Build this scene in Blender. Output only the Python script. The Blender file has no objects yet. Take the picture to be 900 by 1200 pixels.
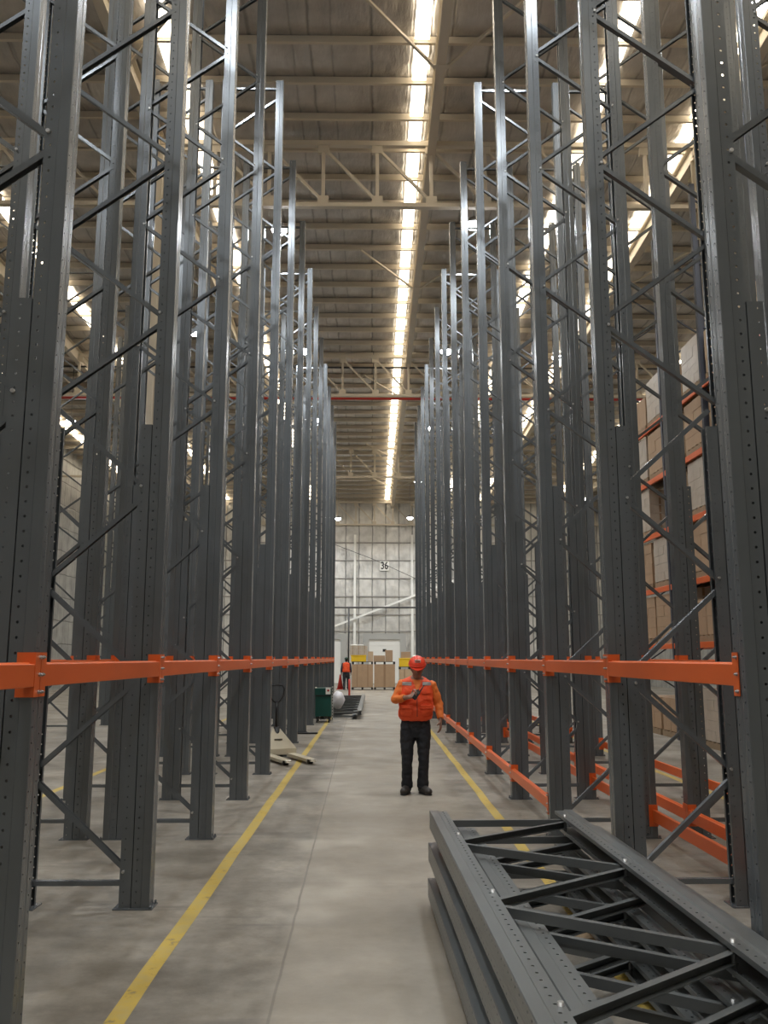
import bpy, bmesh, math, random
from mathutils import Vector, Matrix, noise
random.seed(7)
PI = math.pi
S = bpy.context.scene
COL = S.collection

# ------------------------------------------------------------------ helpers
class MB:
    """collects shapes, builds ONE mesh"""
    def __init__(s): s.v = []; s.f = []; s.m = []; s.sm = []
    def add(s, vs, fs, mi=0, smooth=False):
        o = len(s.v); s.v += [tuple(p) for p in vs]
        for f in fs: s.f.append([i + o for i in f]); s.m.append(mi); s.sm.append(smooth)
        return s
    def box(s, x0, x1, y0, y1, z0, z1, mi=0, M=None):
        vs = [Vector((x, y, z)) for z in (z0, z1) for y in (y0, y1) for x in (x0, x1)]
        if M: vs = [M @ p for p in vs]
        return s.add(vs, [(0, 2, 3, 1), (4, 5, 7, 6), (0, 1, 5, 4), (2, 6, 7, 3), (0, 4, 6, 2), (1, 3, 7, 5)], mi)
    def bar(s, p, q, w, h, up=(0, 0, 1), mi=0):
        p, q = Vector(p), Vector(q); d = (q - p).normalized(); u = Vector(up)
        a = d.cross(u)
        if a.length < 1e-4: a = d.cross(Vector((1, 0, 0)))
        a.normalize(); b = a.cross(d)
        a *= w / 2; b *= h / 2
        vs = [c + i * a + j * b for c in (p, q) for i, j in ((-1, -1), (1, -1), (1, 1), (-1, 1))]
        return s.add(vs, [(0, 1, 2, 3), (7, 6, 5, 4), (0, 4, 5, 1), (1, 5, 6, 2), (2, 6, 7, 3), (3, 7, 4, 0)], mi)
    def cyl(s, p, q, r0, r1=None, n=12, mi=0, smooth=True):
        return s.tube([p, q], [r0, r0 if r1 is None else r1], n, mi, smooth)
    def tube(s, path, r, n=10, mi=0, smooth=True, flat=None):
        """path of points with radii (number or (a,b) pair); flat = preferred side vector"""
        P = [Vector(p) for p in path]
        R = r if isinstance(r, (list, tuple)) and len(r) == len(P) else [r] * len(P)
        o = len(s.v); ref = Vector(flat) if flat else None
        prev = None
        for i, p in enumerate(P):
            d = (P[min(i + 1, len(P) - 1)] - P[max(i - 1, 0)]).normalized()
            if ref is not None: a = ref - d * ref.dot(d)
            elif prev is not None: a = prev - d * prev.dot(d)
            else: a = d.cross(Vector((0, 0, 1)))
            if a.length < 1e-3: a = d.cross(Vector((0.3, 1, 0)))
            a.normalize(); b = d.cross(a); prev = a
            ra, rb = R[i] if isinstance(R[i], (list, tuple)) else (R[i], R[i])
            for k in range(n):
                t = 2 * PI * k / n
                s.v.append(tuple(p + a * ra * math.cos(t) + b * rb * math.sin(t)))
        for i in range(len(P) - 1):
            for k in range(n):
                k2 = (k + 1) % n
                s.f.append([o + i * n + k, o + i * n + k2, o + (i + 1) * n + k2, o + (i + 1) * n + k]); s.m.append(mi); s.sm.append(smooth)
        s.f.append([o + k for k in reversed(range(n))]); s.m.append(mi); s.sm.append(False)
        s.f.append([o + (len(P) - 1) * n + k for k in range(n)]); s.m.append(mi); s.sm.append(False)
        return s
    def ell(s, c, r, nu=16, nv=10, mi=0, M=None, z0=-1.0):
        """ellipsoid; z0 cuts it from below (-1 whole, 0 dome)"""
        c = Vector(c); vs = []; fs = []
        t0 = math.asin(max(-1, z0)) + (1e-3 if z0 <= -1 else 0)
        for j in range(nv + 1):
            t = t0 + (PI / 2 - 1e-3 - t0) * j / nv
            for i in range(nu):
                a = 2 * PI * i / nu
                p = Vector((r[0] * math.cos(t) * math.cos(a), r[1] * math.cos(t) * math.sin(a), r[2] * math.sin(t)))
                if M: p = M @ p
                vs.append(c + p)
        for j in range(nv):
            for i in range(nu):
                i2 = (i + 1) % nu
                fs.append((j * nu + i, j * nu + i2, (j + 1) * nu + i2, (j + 1) * nu + i))
        fs.append(tuple(reversed(range(nu)))); fs.append(tuple(nv * nu + i for i in range(nu)))
        return s.add(vs, fs, mi, True)
    def prism(s, poly, z0, z1, mi=0, M=None):
        n = len(poly)
        vs = [Vector((x, y, z)) for z in (z0, z1) for x, y in poly]
        if M: vs = [M @ p for p in vs]
        fs = [tuple(reversed(range(n))), tuple(range(n, 2 * n))] + [(i, (i + 1) % n, n + (i + 1) % n, n + i) for i in range(n)]
        return s.add(vs, fs, mi)
    def mesh(s, name, mats, bevel=0, seg=1):
        me = bpy.data.meshes.new(name); me.from_pydata(s.v, [], s.f)
        for m in (mats if isinstance(mats, (list, tuple)) else [mats]): me.materials.append(m)
        for p, mi, sm in zip(me.polygons, s.m, s.sm): p.material_index = mi; p.use_smooth = sm
        bm = bmesh.new(); bm.from_mesh(me)
        bmesh.ops.recalc_face_normals(bm, faces=bm.faces)
        if bevel:
            ed = [e for e in bm.edges if len(e.link_faces) == 2 and e.calc_face_angle(0) > 0.6]
            bmesh.ops.bevel(bm, geom=ed, offset=bevel, segments=seg, affect='EDGES', clamp_overlap=True)
        bm.to_mesh(me); bm.free(); me.update()
        return me
    def obj(s, name, mats, parent=None, bevel=0, seg=1, loc=None, rot=None):
        return put(name, s.mesh(name, mats, bevel, seg), parent, loc, rot)

def put(name, me, parent=None, loc=None, rot=None):
    o = bpy.data.objects.new(name, me); COL.objects.link(o)
    if parent: o.parent = parent
    if loc is not None: o.location = loc
    if rot is not None: o.rotation_euler = rot
    return o
def tag(o, label=None, cat=None, group=None, kind=None):
    if label: o['label'] = label
    if cat: o['category'] = cat
    if group: o['group'] = group
    if kind: o['kind'] = kind
    return o
def thing(name, label, cat, loc=(0, 0, 0), rotz=0, group=None):
    o = bpy.data.objects.new(name, None); COL.objects.link(o)
    o.location = loc; o.rotation_euler = (0, 0, rotz); o.empty_display_size = .2
    return tag(o, label, cat, group)
def kids(o): return [c for c in ALLKIDS.get(o.name, [])]
ALLKIDS = {}
def copy_tree(src, tree, loc, rotz):
    """copies an Empty, its parts and sub-parts; tree = {obj: [children]}"""
    r = src.copy(); COL.objects.link(r); r.location = loc; r.rotation_euler = (0, 0, rotz)
    for ch in tree.get(src, ()):
        c = ch.copy(); COL.objects.link(c); c.parent = r
        for g in tree.get(ch, ()):
            d = g.copy(); COL.objects.link(d); d.parent = c
    return r
def tree_of(root):
    t = {}
    for o in S.objects:
        if o.parent: t.setdefault(o.parent, []).append(o)
    return {k: v for k, v in t.items()}
ORD = ['nearest', 'first', 'second', 'third', 'fourth', 'fifth', 'sixth', 'seventh', 'eighth', 'ninth', 'tenth', 'eleventh', 'twelfth', 'thirteenth', 'fourteenth', 'fifteenth']

# ------------------------------------------------------------------ materials
def mat(name, col, rough=.6, metal=0, spec=.5, bump=None, var=None):
    m = bpy.data.materials.new(name); m.use_nodes = True
    nt = m.node_tree; b = nt.nodes['Principled BSDF']
    b.inputs['Base Color'].default_value = (*col, 1); b.inputs['Roughness'].default_value = rough
    b.inputs['Metallic'].default_value = metal; b.inputs['Specular IOR Level'].default_value = spec
    tc = nt.nodes.new('ShaderNodeTexCoord')
    if var:
        sc, amt = var
        n = nt.nodes.new('ShaderNodeTexNoise'); n.inputs['Scale'].default_value = sc; n.inputs['Detail'].default_value = 5
        nt.links.new(tc.outputs['Object'], n.inputs['Vector'])
        r = nt.nodes.new('ShaderNodeMapRange'); r.inputs[3].default_value = 1 - amt; r.inputs[4].default_value = 1 + amt
        nt.links.new(n.outputs['Fac'], r.inputs[0])
        mx = nt.nodes.new('ShaderNodeVectorMath'); mx.operation = 'SCALE'; mx.inputs[0].default_value = col
        nt.links.new(r.outputs[0], mx.inputs['Scale']); nt.links.new(mx.outputs[0], b.inputs['Base Color'])
    if bump:
        sc, st = bump
        n = nt.nodes.new('ShaderNodeTexNoise'); n.inputs['Scale'].default_value = sc; n.inputs['Detail'].default_value = 4
        nt.links.new(tc.outputs['Object'], n.inputs['Vector'])
        bp = nt.nodes.new('ShaderNodeBump'); bp.inputs['Strength'].default_value = st; bp.inputs['Distance'].default_value = .02
        nt.links.new(n.outputs['Fac'], bp.inputs['Height']); nt.links.new(bp.outputs[0], b.inputs['Normal'])
    return m
def emit(name, col, strength):
    m = bpy.data.materials.new(name); m.use_nodes = True
    nt = m.node_tree; nt.nodes.clear()
    e = nt.nodes.new('ShaderNodeEmission'); e.inputs[0].default_value = (*col, 1); e.inputs[1].default_value = strength
    o = nt.nodes.new('ShaderNodeOutputMaterial'); nt.links.new(e.outputs[0], o.inputs[0]); return m

STEEL = mat('grey_rack_paint', (.15, .163, .172), .25, .4, .55, var=(3, .12))
STEEL2 = mat('grey_rack_paint_loose', (.15, .16, .16), .34, .35, .55, var=(4, .15))
ZINC = mat('zinc_bolt', (.45, .45, .44), .4, .8)
ORANGE = mat('orange_beam_paint', (.70, .125, .024), .34, 0, .5, var=(2, .1))
CREAM = mat('cream_roof_paint', (.56, .50, .40), .55, 0, .4, var=(2, .08))
WHITE = mat('white_paint', (.85, .85, .80), .5)
BLACK = mat('black_plastic', (.012, .012, .013), .45)
DARKST = mat('dark_pipe_paint', (.04, .04, .04), .5)
RED = mat('red_paint', (.5, .03, .02), .45)
YELLOW = mat('yellow_plastic', (.80, .52, .02), .5)
CARD = mat('cardboard', (.40, .27, .165), .75, var=(5, .12))
CARD2 = mat('pale_cardboard', (.50, .37, .24), .75, var=(5, .12))
WRAP = mat('stretch_wrapped_carton', (.47, .40, .32), .35, var=(4, .2), bump=(9, .4))
TAPE = mat('carton_tape', (.30, .19, .11), .5)
WOOD = mat('pallet_wood', (.28, .20, .12), .8, var=(8, .2))

# ------------------------------------------------------------------ camera
F = 1020.0
pitch = math.atan(171 / F); yaw = math.atan(13 / F * math.cos(pitch))
cd = bpy.data.cameras.new('camera'); cam = bpy.data.objects.new('camera', cd); COL.objects.link(cam)
cd.sensor_fit = 'VERTICAL'; cd.sensor_height = 24; cd.lens = 24 * F / 1200; cd.clip_start = .05; cd.clip_end = 300
cam.location = (0, 0, 1.7); cam.rotation_euler = (PI / 2 + pitch, 0, -yaw)
S.camera = cam

# ------------------------------------------------------------------ setting
def roofz(y): return 14.2 - .035 * (y - 19)
X0, X1, Y0, Y1 = -17.0, 17.0, -9.0, 60.5

def floor_mat():
    m = mat('concrete_floor', (.33, .30, .26), .55, 0, .4)
    nt = m.node_tree; L = nt.links; N = nt.nodes; b = N['Principled BSDF']
    tc = N.new('ShaderNodeTexCoord'); sx = N.new('ShaderNodeSeparateXYZ'); L.new(tc.outputs['Object'], sx.inputs[0])
    def nz(scale, detail=6, vec=None, rough=.6):
        n = N.new('ShaderNodeTexNoise'); n.inputs['Scale'].default_value = scale; n.inputs['Detail'].default_value = detail; n.inputs['Roughness'].default_value = rough
        L.new(vec or tc.outputs['Object'], n.inputs['Vector']); return n.outputs['Fac']
    def ramp(f, stops):
        r = N.new('ShaderNodeValToRGB'); e = r.color_ramp.elements
        e[0].position, e[0].color = stops[0][0], (*stops[0][1], 1); e[1].position, e[1].color = stops[-1][0], (*stops[-1][1], 1)
        for p, c in stops[1:-1]:
            k = e.new(p); k.color = (*c, 1)
        L.new(f, r.inputs[0]); return r.outputs[0]
    def mix(a, bb, f, mode='MIX'):
        x = N.new('ShaderNodeMix'); x.data_type = 'RGBA'; x.blend_type = mode
        for s, v in ((6, a), (7, bb)):
            if isinstance(v, tuple): x.inputs[s].default_value = (*v, 1)
            else: L.new(v, x.inputs[s])
        if isinstance(f, float): x.inputs[0].default_value = f
        else: L.new(f, x.inputs[0])
        return x.outputs[2]
    def rng(f, a, c, o0=0., o1=1.):
        r = N.new('ShaderNodeMapRange'); r.inputs[1].default_value = a; r.inputs[2].default_value = c; r.inputs[3].default_value = o0; r.inputs[4].default_value = o1
        r.interpolation_type = 'SMOOTHSTEP'; L.new(f, r.inputs[0]); return r.outputs[0]
    def math_(op, a, c):
        q = N.new('ShaderNodeMath'); q.operation = op
        for i, v in enumerate((a, c)):
            if isinstance(v, (int, float)): q.inputs[i].default_value = v
            else: L.new(v, q.inputs[i])
        return q.outputs[0]
    base = ramp(nz(.9, 8), [(.30, (.165, .149, .122)), (.5, (.245, .223, .186)), (.70, (.35, .32, .27))])
    fine = ramp(nz(9, 8, rough=.7), [(.35, (.75, .74, .72)), (.6, (1, 1, 1))])
    c = mix(base, fine, .8, 'MULTIPLY')
    med = ramp(nz(3.2, 7, rough=.65), [(.33, (.72, .70, .67)), (.55, (1, 1, 1)), (.7, (1.12, 1.1, 1.07))])
    c = mix(c, med, .85, 'MULTIPLY')
    # dark tyre-polished streaks along x
    mp = N.new('ShaderNodeMapping'); mp.inputs['Scale'].default_value = (.5, 3.2, 1); L.new(tc.outputs['Object'], mp.inputs[0])
    st = rng(nz(1.1, 7, mp.outputs[0]), .56, .72)
    c = mix(c, (.125, .112, .095), math_('MULTIPLY', st, .75))
    # warm slab between the two joints, with lighter patches near the joint
    jx = math_('ADD', sx.outputs[0], math_('MULTIPLY', sx.outputs[1], .012))
    slab = math_('MULTIPLY', rng(jx, -.52, -.40), rng(sx.outputs[0], 1.15, .95))
    c = mix(c, (.335, .295, .235), math_('MULTIPLY', slab, .5))
    pt = math_('MULTIPLY', rng(nz(.55, 3), .5, .62), math_('MULTIPLY', rng(jx, -.75, -.5), rng(jx, .15, -.15)))
    c = mix(c, (.45, .415, .35), math_('MULTIPLY', pt, .5))
    # saw cut joints
    wob = math_('ADD', jx, math_('MULTIPLY', nz(2.0, 2), .02))
    dj = math_('ABSOLUTE', math_('ADD', wob, .43), 0)
    c = mix(c, (.15, .135, .115), math_('MULTIPLY', rng(dj, .011, .004), .7))
    L.new(c, b.inputs['Base Color'])
    rr = rng(nz(1.6, 5), .3, .7, .42, .68); L.new(rr, b.inputs['Roughness'])
    bp = N.new('ShaderNodeBump'); bp.inputs['Strength'].default_value = .12; bp.inputs['Distance'].default_value = .01
    L.new(nz(30, 4), bp.inputs['Height']); L.new(bp.outputs[0], b.inputs['Normal'])
    return m
floor = MB().box(X0, X1, Y0, Y1, -.2, 0).obj('floor', floor_mat()); tag(floor, kind='structure')

def line_mat():
    m = mat('worn_yellow_line', (.62, .43, .06), .6)
    nt = m.node_tree; L = nt.links; N = nt.nodes; b = N['Principled BSDF']
    tc = N.new('ShaderNodeTexCoord'); n = N.new('ShaderNodeTexNoise'); n.inputs['Scale'].default_value = 7; n.inputs['Detail'].default_value = 8; n.inputs['Roughness'].default_value = .7
    L.new(tc.outputs['Object'], n.inputs['Vector'])
    r = N.new('ShaderNodeValToRGB'); e = r.color_ramp.elements
    e[0].position, e[0].color = .33, (.2, .17, .1, 1); e[1].position, e[1].color = .42, (.50, .35, .055, 1)
    k = e.new(.62); k.color = (.44, .34, .11, 1)
    L.new(n.outputs['Fac'], r.inputs[0]); L.new(r.outputs[0], b.inputs['Base Color']); return m
LINE = line_mat()
for x, y0, y1 in ((-1.22, -2, 41), (1.36, -2, 41), (-4.12, 2, 41), (4.32, 2, 41)):
    mb = MB(); n = 60; pts = []
    for i in range(n + 1):
        y = y0 + (y1 - y0) * i / n; j = .004 * math.sin(i * 1.7) + .003 * math.sin(i * 3.1)
        pts.append((x + j, y))
    for i in range(n):
        (xa, ya), (xb, yb) = pts[i], pts[i + 1]
        mb.add([(xa - .05, ya, .002), (xa + .05, ya, .002), (xb + .05, yb, .002), (xb - .05, yb, .002)], [(0, 1, 2, 3)])
    mb.obj('yellow_floor_line', LINE, floor)

def foil_mat(name, base, lines):
    """quilted silver insulation: lines = list of (axis, spacing, width, strength)"""
    m = mat(name, base, .42, .35, .5)
    nt = m.node_tree; L = nt.links; N = nt.nodes; b = N['Principled BSDF']
    tc = N.new('ShaderNodeTexCoord'); sx = N.new('ShaderNodeSeparateXYZ'); L.new(tc.outputs['Object'], sx.inputs[0])
    n = N.new('ShaderNodeTexNoise'); n.inputs['Scale'].default_value = 1.3; n.inputs['Detail'].default_value = 6
    L.new(tc.outputs['Object'], n.inputs['Vector'])
    n2 = N.new('ShaderNodeTexNoise'); n2.inputs['Scale'].default_value = 5; n2.inputs['Detail'].default_value = 5
    mp = N.new('ShaderNodeMapping'); mp.inputs['Scale'].default_value = (1, .35, .35); L.new(tc.outputs['Object'], mp.inputs[0]); L.new(mp.outputs[0], n2.inputs['Vector'])
    r = N.new('ShaderNodeMapRange'); r.inputs[1].default_value = .3; r.inputs[2].default_value = .7; r.inputs[3].default_value = .72; r.inputs[4].default_value = 1.18; L.new(n.outputs['Fac'], r.inputs[0])
    fac = r.outputs[0]; hs = n2.outputs['Fac']
    for ax, sp, wd, st in lines:
        # wobbling seam lines
        a = N.new('ShaderNodeMath'); a.operation = 'MULTIPLY_ADD'; a.inputs[1].default_value = .12 * sp; L.new(n.outputs['Fac'], a.inputs[0]); L.new(sx.outputs[ax], a.inputs[2])
        q = N.new('ShaderNodeMath'); q.operation = 'PINGPONG'; q.inputs[1].default_value = sp / 2; L.new(a.outputs[0], q.inputs[0])
        w = N.new('ShaderNodeMapRange'); w.interpolation_type = 'SMOOTHSTEP'; w.inputs[1].default_value = 0; w.inputs[2].default_value = wd; w.inputs[3].default_value = 1 - st; w.inputs[4].default_value = 1; L.new(q.outputs[0], w.inputs[0])
        mm = N.new('ShaderNodeMath'); mm.operation = 'MULTIPLY'; L.new(fac, mm.inputs[0]); L.new(w.outputs[0], mm.inputs[1]); fac = mm.outputs[0]
        h = N.new('ShaderNodeMath'); h.operation = 'ADD'; L.new(hs, h.inputs[0]); L.new(w.outputs[0], h.inputs[1]); hs = h.outputs[0]
    v = N.new('ShaderNodeVectorMath'); v.operation = 'SCALE'; v.inputs[0].default_value = base; L.new(fac, v.inputs['Scale']); L.new(v.outputs[0], b.inputs['Base Color'])
    bp = N.new('ShaderNodeBump'); bp.inputs['Strength'].default_value = .55; bp.inputs['Distance'].default_value = .12
    L.new(hs, bp.inputs['Height']); L.new(bp.outputs[0], b.inputs['Normal'])
    return m
FOILROOF = foil_mat('roof_foil', (.52, .49, .45), [(0, 1.25, .05, .35), (0, .83, .04, .2)])
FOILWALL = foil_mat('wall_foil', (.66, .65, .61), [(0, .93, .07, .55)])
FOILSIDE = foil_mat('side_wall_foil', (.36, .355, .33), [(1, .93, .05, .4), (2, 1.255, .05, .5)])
SHEET = mat('grey_wall_sheet', (.42, .40, .36), .6, var=(.6, .15))

# roof: a sloped slab, its insulation sagging between the purlins
PUR = 1.22
purl_y = []
y = Y0 + .6
while y < Y1 - .2: purl_y.append(y); y += PUR
mb = MB(); nx, rows = 2, []
ys = []
for i in range(len(purl_y) - 1):
    for t in (0, .25, .5, .75): ys.append((purl_y[i] + PUR * t, -.11 * math.sin(PI * t)))
ys = [(Y0, 0)] + ys + [(purl_y[-1], 0), (Y1, 0)]
nX = 68
for yy, sag in ys:
    for i in range(nX + 1):
        x = X0 + (X1 - X0) * i / nX
        w = .03 * noise.noise(Vector((x * 1.1, yy * .9, 3))) if sag else 0
        mb.v.append((x, yy, roofz(yy) + sag * (1 + .4 * noise.noise(Vector((x * .7, yy, 0)))) + w))
for j in range(len(ys) - 1):
    for i in range(nX):
        a = j * (nX + 1) + i
        mb.f.append([a, a + 1, a + nX + 2, a + nX + 1]); mb.m.append(0); mb.sm.append(True)
k = len(mb.v)
mb.box(X0, X1, Y0, Y1, 0, .12, M=Matrix(((1, 0, 0, 0), (0, 1, 0, 0), (0, -.035, 1, 14.2 + .035 * 19 + .03), (0, 0, 0, 1))))
ceiling = mb.obj('ceiling', FOILROOF); tag(ceiling, kind='structure')
# Z-purlins
def purlin_mesh():
    b = MB(); h = .2
    b.box(X0, X1, -.002, .002, -h, 0); b.box(X0, X1, -.07, .002, -h - .003, -h); b.box(X0, X1, .0, .07, -.003, 0)
    b.box(X0, X1, -.072, -.068, -h, -h + .02)
    return b.mesh('roof_purlin', CREAM)
pm = purlin_mesh()
for yy in purl_y: put('roof_purlin', pm, ceiling, (0, yy, roofz(yy) - .02))

# skylight strips between the purlins, in the roof plane
SKY = emit('daylit_skylight', (1.0, .87, .68), 9.0)
SKYX = [(-15.5, .4), (-10.2, .36), (-4.25, .36), (.98, .30), (5.05, .34), (7.5, .32), (12.6, .45)]
for i, (x, w) in enumerate(SKYX):
    b = MB()
    for j in range(len(purl_y) - 1):
        ya, yb = purl_y[j] + .09, purl_y[j + 1] - .09
        za, zb = roofz(ya) - .155, roofz(yb) - .155
        b.add([(x - w / 2, ya, za), (x + w / 2, ya, za), (x + w / 2, yb, zb), (x - w / 2, yb, zb),
               (x - w / 2, ya, za + .03), (x + w / 2, ya, za + .03), (x + w / 2, yb, zb + .03), (x - w / 2, yb, zb + .03)],
              [(0, 3, 2, 1), (4, 5, 6, 7), (0, 1, 5, 4), (1, 2, 6, 5), (2, 3, 7, 6), (3, 0, 4, 7)])
    tag(b.obj('window_%d' % (i + 1), SKY), kind='structure')

wb = MB().box(X0, X1, Y1, Y1 + .3, -.2, 13.2).obj('wall_back', FOILWALL); tag(wb, kind='structure')
girt = MB()
for z in (10.9, 9.65, 8.4, 7.15, 5.9, 4.65, 3.5): girt.box(X0, X1, Y1 - .06, Y1, z - .035, z + .035)
girt.obj('wall_girt', mat('dark_girt', (.30, .29, .27), .5), wb)
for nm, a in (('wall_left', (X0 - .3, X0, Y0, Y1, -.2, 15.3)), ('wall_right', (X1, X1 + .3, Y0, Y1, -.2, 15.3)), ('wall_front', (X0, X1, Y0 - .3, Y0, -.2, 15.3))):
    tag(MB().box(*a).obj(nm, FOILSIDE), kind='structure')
# white wall columns and the diagonal wind brace on the back wall
for i, x in enumerate((-9.2, -5.2, -1.26, 2.71, 6.7)):
    b = MB(); b.box(x - .08, x + .08, Y1 - .22, Y1 - .205, 0, 10.2); b.box(x - .08, x + .08, Y1 - .075, Y1 - .06, 0, 10.2); b.box(x - .008, x + .008, Y1 - .205, Y1 - .075, 0, 10.2)
    tag(b.obj('trim_%d' % (i + 1), WHITE), kind='structure')
tag(MB().bar((-4.6, Y1 - .30, 3.1), (5.6, Y1 - .30, 7.0), .06, .13).obj('wall_wind_brace', WHITE), 'long pale diagonal brace crossing the silver back wall', 'brace')
tag(MB().tube([(-3.4, Y1 - .45, 9.75), (0, Y1 - .45, 8.45), (3.4, Y1 - .45, 6.9)], .018, 6).obj('wall_cable', DARKST), 'thin dark cable slanting across the back wall past the number sign', 'cable')

# dock doors
DOORW = mat('white_dock_door', (.80, .80, .76), .45)
GREYP = mat('grey_door_frame', (.40, .40, .38), .5)
def dock_door(n, x0, x1, h):
    b = MB(); k = 7
    for i in range(k): b.box(x0, x1, Y1 - .12, Y1 - .06, h * i / k + .012, h * (i + 1) / k - .012)
    b.box(x0, x1, Y1 - .10, Y1 - .06, 0, h)
    d = b.obj('door_%d' % n, DOORW); tag(d, kind='structure')
    f = MB(); f.box(x0 - .42, x0, Y1 - .2, Y1 - .02, 0, h + .4); f.box(x1, x1 + .42, Y1 - .2, Y1 - .02, 0, h + .4); f.box(x0, x1, Y1 - .2, Y1 - .02, h, h + .4)
    f.obj('door_frame', GREYP, d)
    MB().box((x0 + x1) / 2 - .12, (x0 + x1) / 2 + .12, Y1 - .14, Y1 - .12, h * .72, h * .78).obj('door_window', BLACK, d)
dock_door(1, -.27, 1.85, 2.95); dock_door(2, -4.4, -2.2, 2.95); dock_door(3, 4.2, 6.3, 2.95)

# number sign on the back wall
sg = thing('number_sign', 'white square sign with the number 36 high on the back wall', 'sign', (.79, Y1 - .10, 8.02))
MB().box(-.33, .33, 0, .03, -.33, .33).obj('sign_board', WHITE, sg)
cu = bpy.data.curves.new('digits', 'FONT'); cu.body = '36'; cu.size = .62; cu.align_x = 'CENTER'; cu.align_y = 'CENTER'; cu.extrude = .004; cu.offset = .012
tmp = bpy.data.objects.new('digits_curve', cu); COL.objects.link(tmp)
dg = bpy.context.evaluated_depsgraph_get(); me = bpy.data.meshes.new_from_object(tmp.evaluated_get(dg)); bpy.data.objects.remove(tmp)
me.materials.clear(); me.materials.append(BLACK)
o = put('digits', me, sg, (0, -.006, 0), (PI / 2, 0, 0)); o.scale = (.85, 1.15, 1)

# ------------------------------------------------------------------ roof steel
GX = [-11.5, -5.1, 1.36, 7.75, 14.1]
TY = [19.06, 32.6, 45.8, 59.6]
gword = ['leftmost', 'second from left', 'central', 'second from right', 'rightmost']
for i, x in enumerate(GX):
    g = thing('roof_girder', ('cream roof girder running down the aisle beside the bright skylight strip' if i == 2 else '%s cream roof girder running lengthwise under the roof' % gword[i]), 'girder', (x, 0, 0), group='lengthwise roof girders')
    b = MB(); sh = Matrix(((1, 0, 0, 0), (0, 1, 0, 0), (0, -.035, 1, 14.2 + .035 * 19), (0, 0, 0, 1)))
    for a in ((-.10, .10, Y0, Y1 - .1, -.70, -.685), (-.10, .10, Y0, Y1 - .1, -.245, -.23), (-.006, .006, Y0, Y1 - .1, -.685, -.245)): b.box(*a, M=sh)
    b.obj('girder_beam', CREAM, g)
    for yy in (6.2, 16.0, 26.0, 36.6, 47.0, 54.0):
        z = roofz(yy)
        c = MB().box(-.17, .17, yy - .06, yy + .06, z - .715, z - .70).obj('cleat_plate', CREAM, g)
        for sg_ in (-1, 1):
            MB().bar((sg_ * .14, yy, z - .69), (sg_ * 1.75, yy - 1.55, roofz(yy - 1.55) - .25), .055, .055).obj('knee_brace', CREAM, g)
tword = ['nearest', 'second', 'third', 'farthest']
for i, yy in enumerate(TY):
    zt, zb = roofz(yy) - .40, roofz(yy) - 1.98
    t = thing('roof_truss', '%s cream roof truss crossing above the aisle' % tword[i], 'truss', (0, yy, 0), group='cross roof trusses')
    xs = [1.36 + 1.28 * k for k in range(-12, 13)]
    MB().box(-16.8, 16.8, -.07, .07, zt - .06, zt + .06).obj('top_chord', CREAM, t)
    MB().box(-16.8, 16.8, -.07, .07, zb - .05, zb + .05).obj('bottom_chord', CREAM, t)
    pv = MB().box(-.04, .04, -.04, .04, zb + .05, zt - .06).mesh('vertical_member', CREAM)
    pd = MB().bar((0, 0, zt - .1), (1.28, 0, zb + .1), .06, .07, (0, 1, 0)).mesh('diagonal_member', CREAM)
    pg = MB().box(-.13, .13, -.05, .05, -.13, .13).mesh('gusset_plate', CREAM)
    for x in xs:
        put('vertical_member', pv, t, (x, 0, 0)); put('diagonal_member', pd, t, (x, 0, 0))
        put('gusset_plate', pg, t, (x, .0, zt - .12)); put('gusset_plate', pg, t, (x, 0, zb + .10))
cw = {0: 'nearest', 1: 'second', 2: 'third'}
for side, x in (('left', -5.1), ('right', 7.75)):
    for i, yy in enumerate(TY[:3]):
        h = roofz(yy) - .70
        c = thing('roof_column', '%s cream steel column under the roof girder beyond the %s racks' % (cw[i], side), 'column', (x, yy, 0), group='cream roof columns')
        b = MB(); b.box(-.13, .13, -.13, -.115, .02, h); b.box(-.13, .13, .115, .13, .02, h); b.box(-.007, .007, -.115, .115, .02, h)
        b.obj('column_shaft', CREAM, c); MB().box(-.2, .2, -.2, .2, 0, .02).obj('base_plate', CREAM, c)
# pipes below the second truss
p = thing('sprinkler_pipe', 'red sprinkler pipe running across under the second truss', 'pipe', (0, 33.6, 11.95))
MB().cyl((-16.9, 0, 0), (16.9, 0, 0), .075, n=12).obj('pipe_run', RED, p)
for x in (-12, -8, -4, 0, 4, 8, 12): MB().cyl((x, 0, .07), (x, 0, roofz(33.6) - 11.97), .012, n=6).obj('hanger_rod', DARKST, p)
p = thing('conduit_pipe', 'thin black conduit crossing the roof just above the red pipe', 'pipe', (0, 32.95, 13.0))
MB().cyl((-16.9, 0, 0), (16.9, 0, 0), .04, n=8).obj('pipe_run', DARKST, p)
for x in (-10, -5, 0, 5, 10): MB().cyl((x, 0, .03), (x, 0, roofz(32.95) - 13.02), .01, n=6).obj('hanger_rod', DARKST, p)

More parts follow.
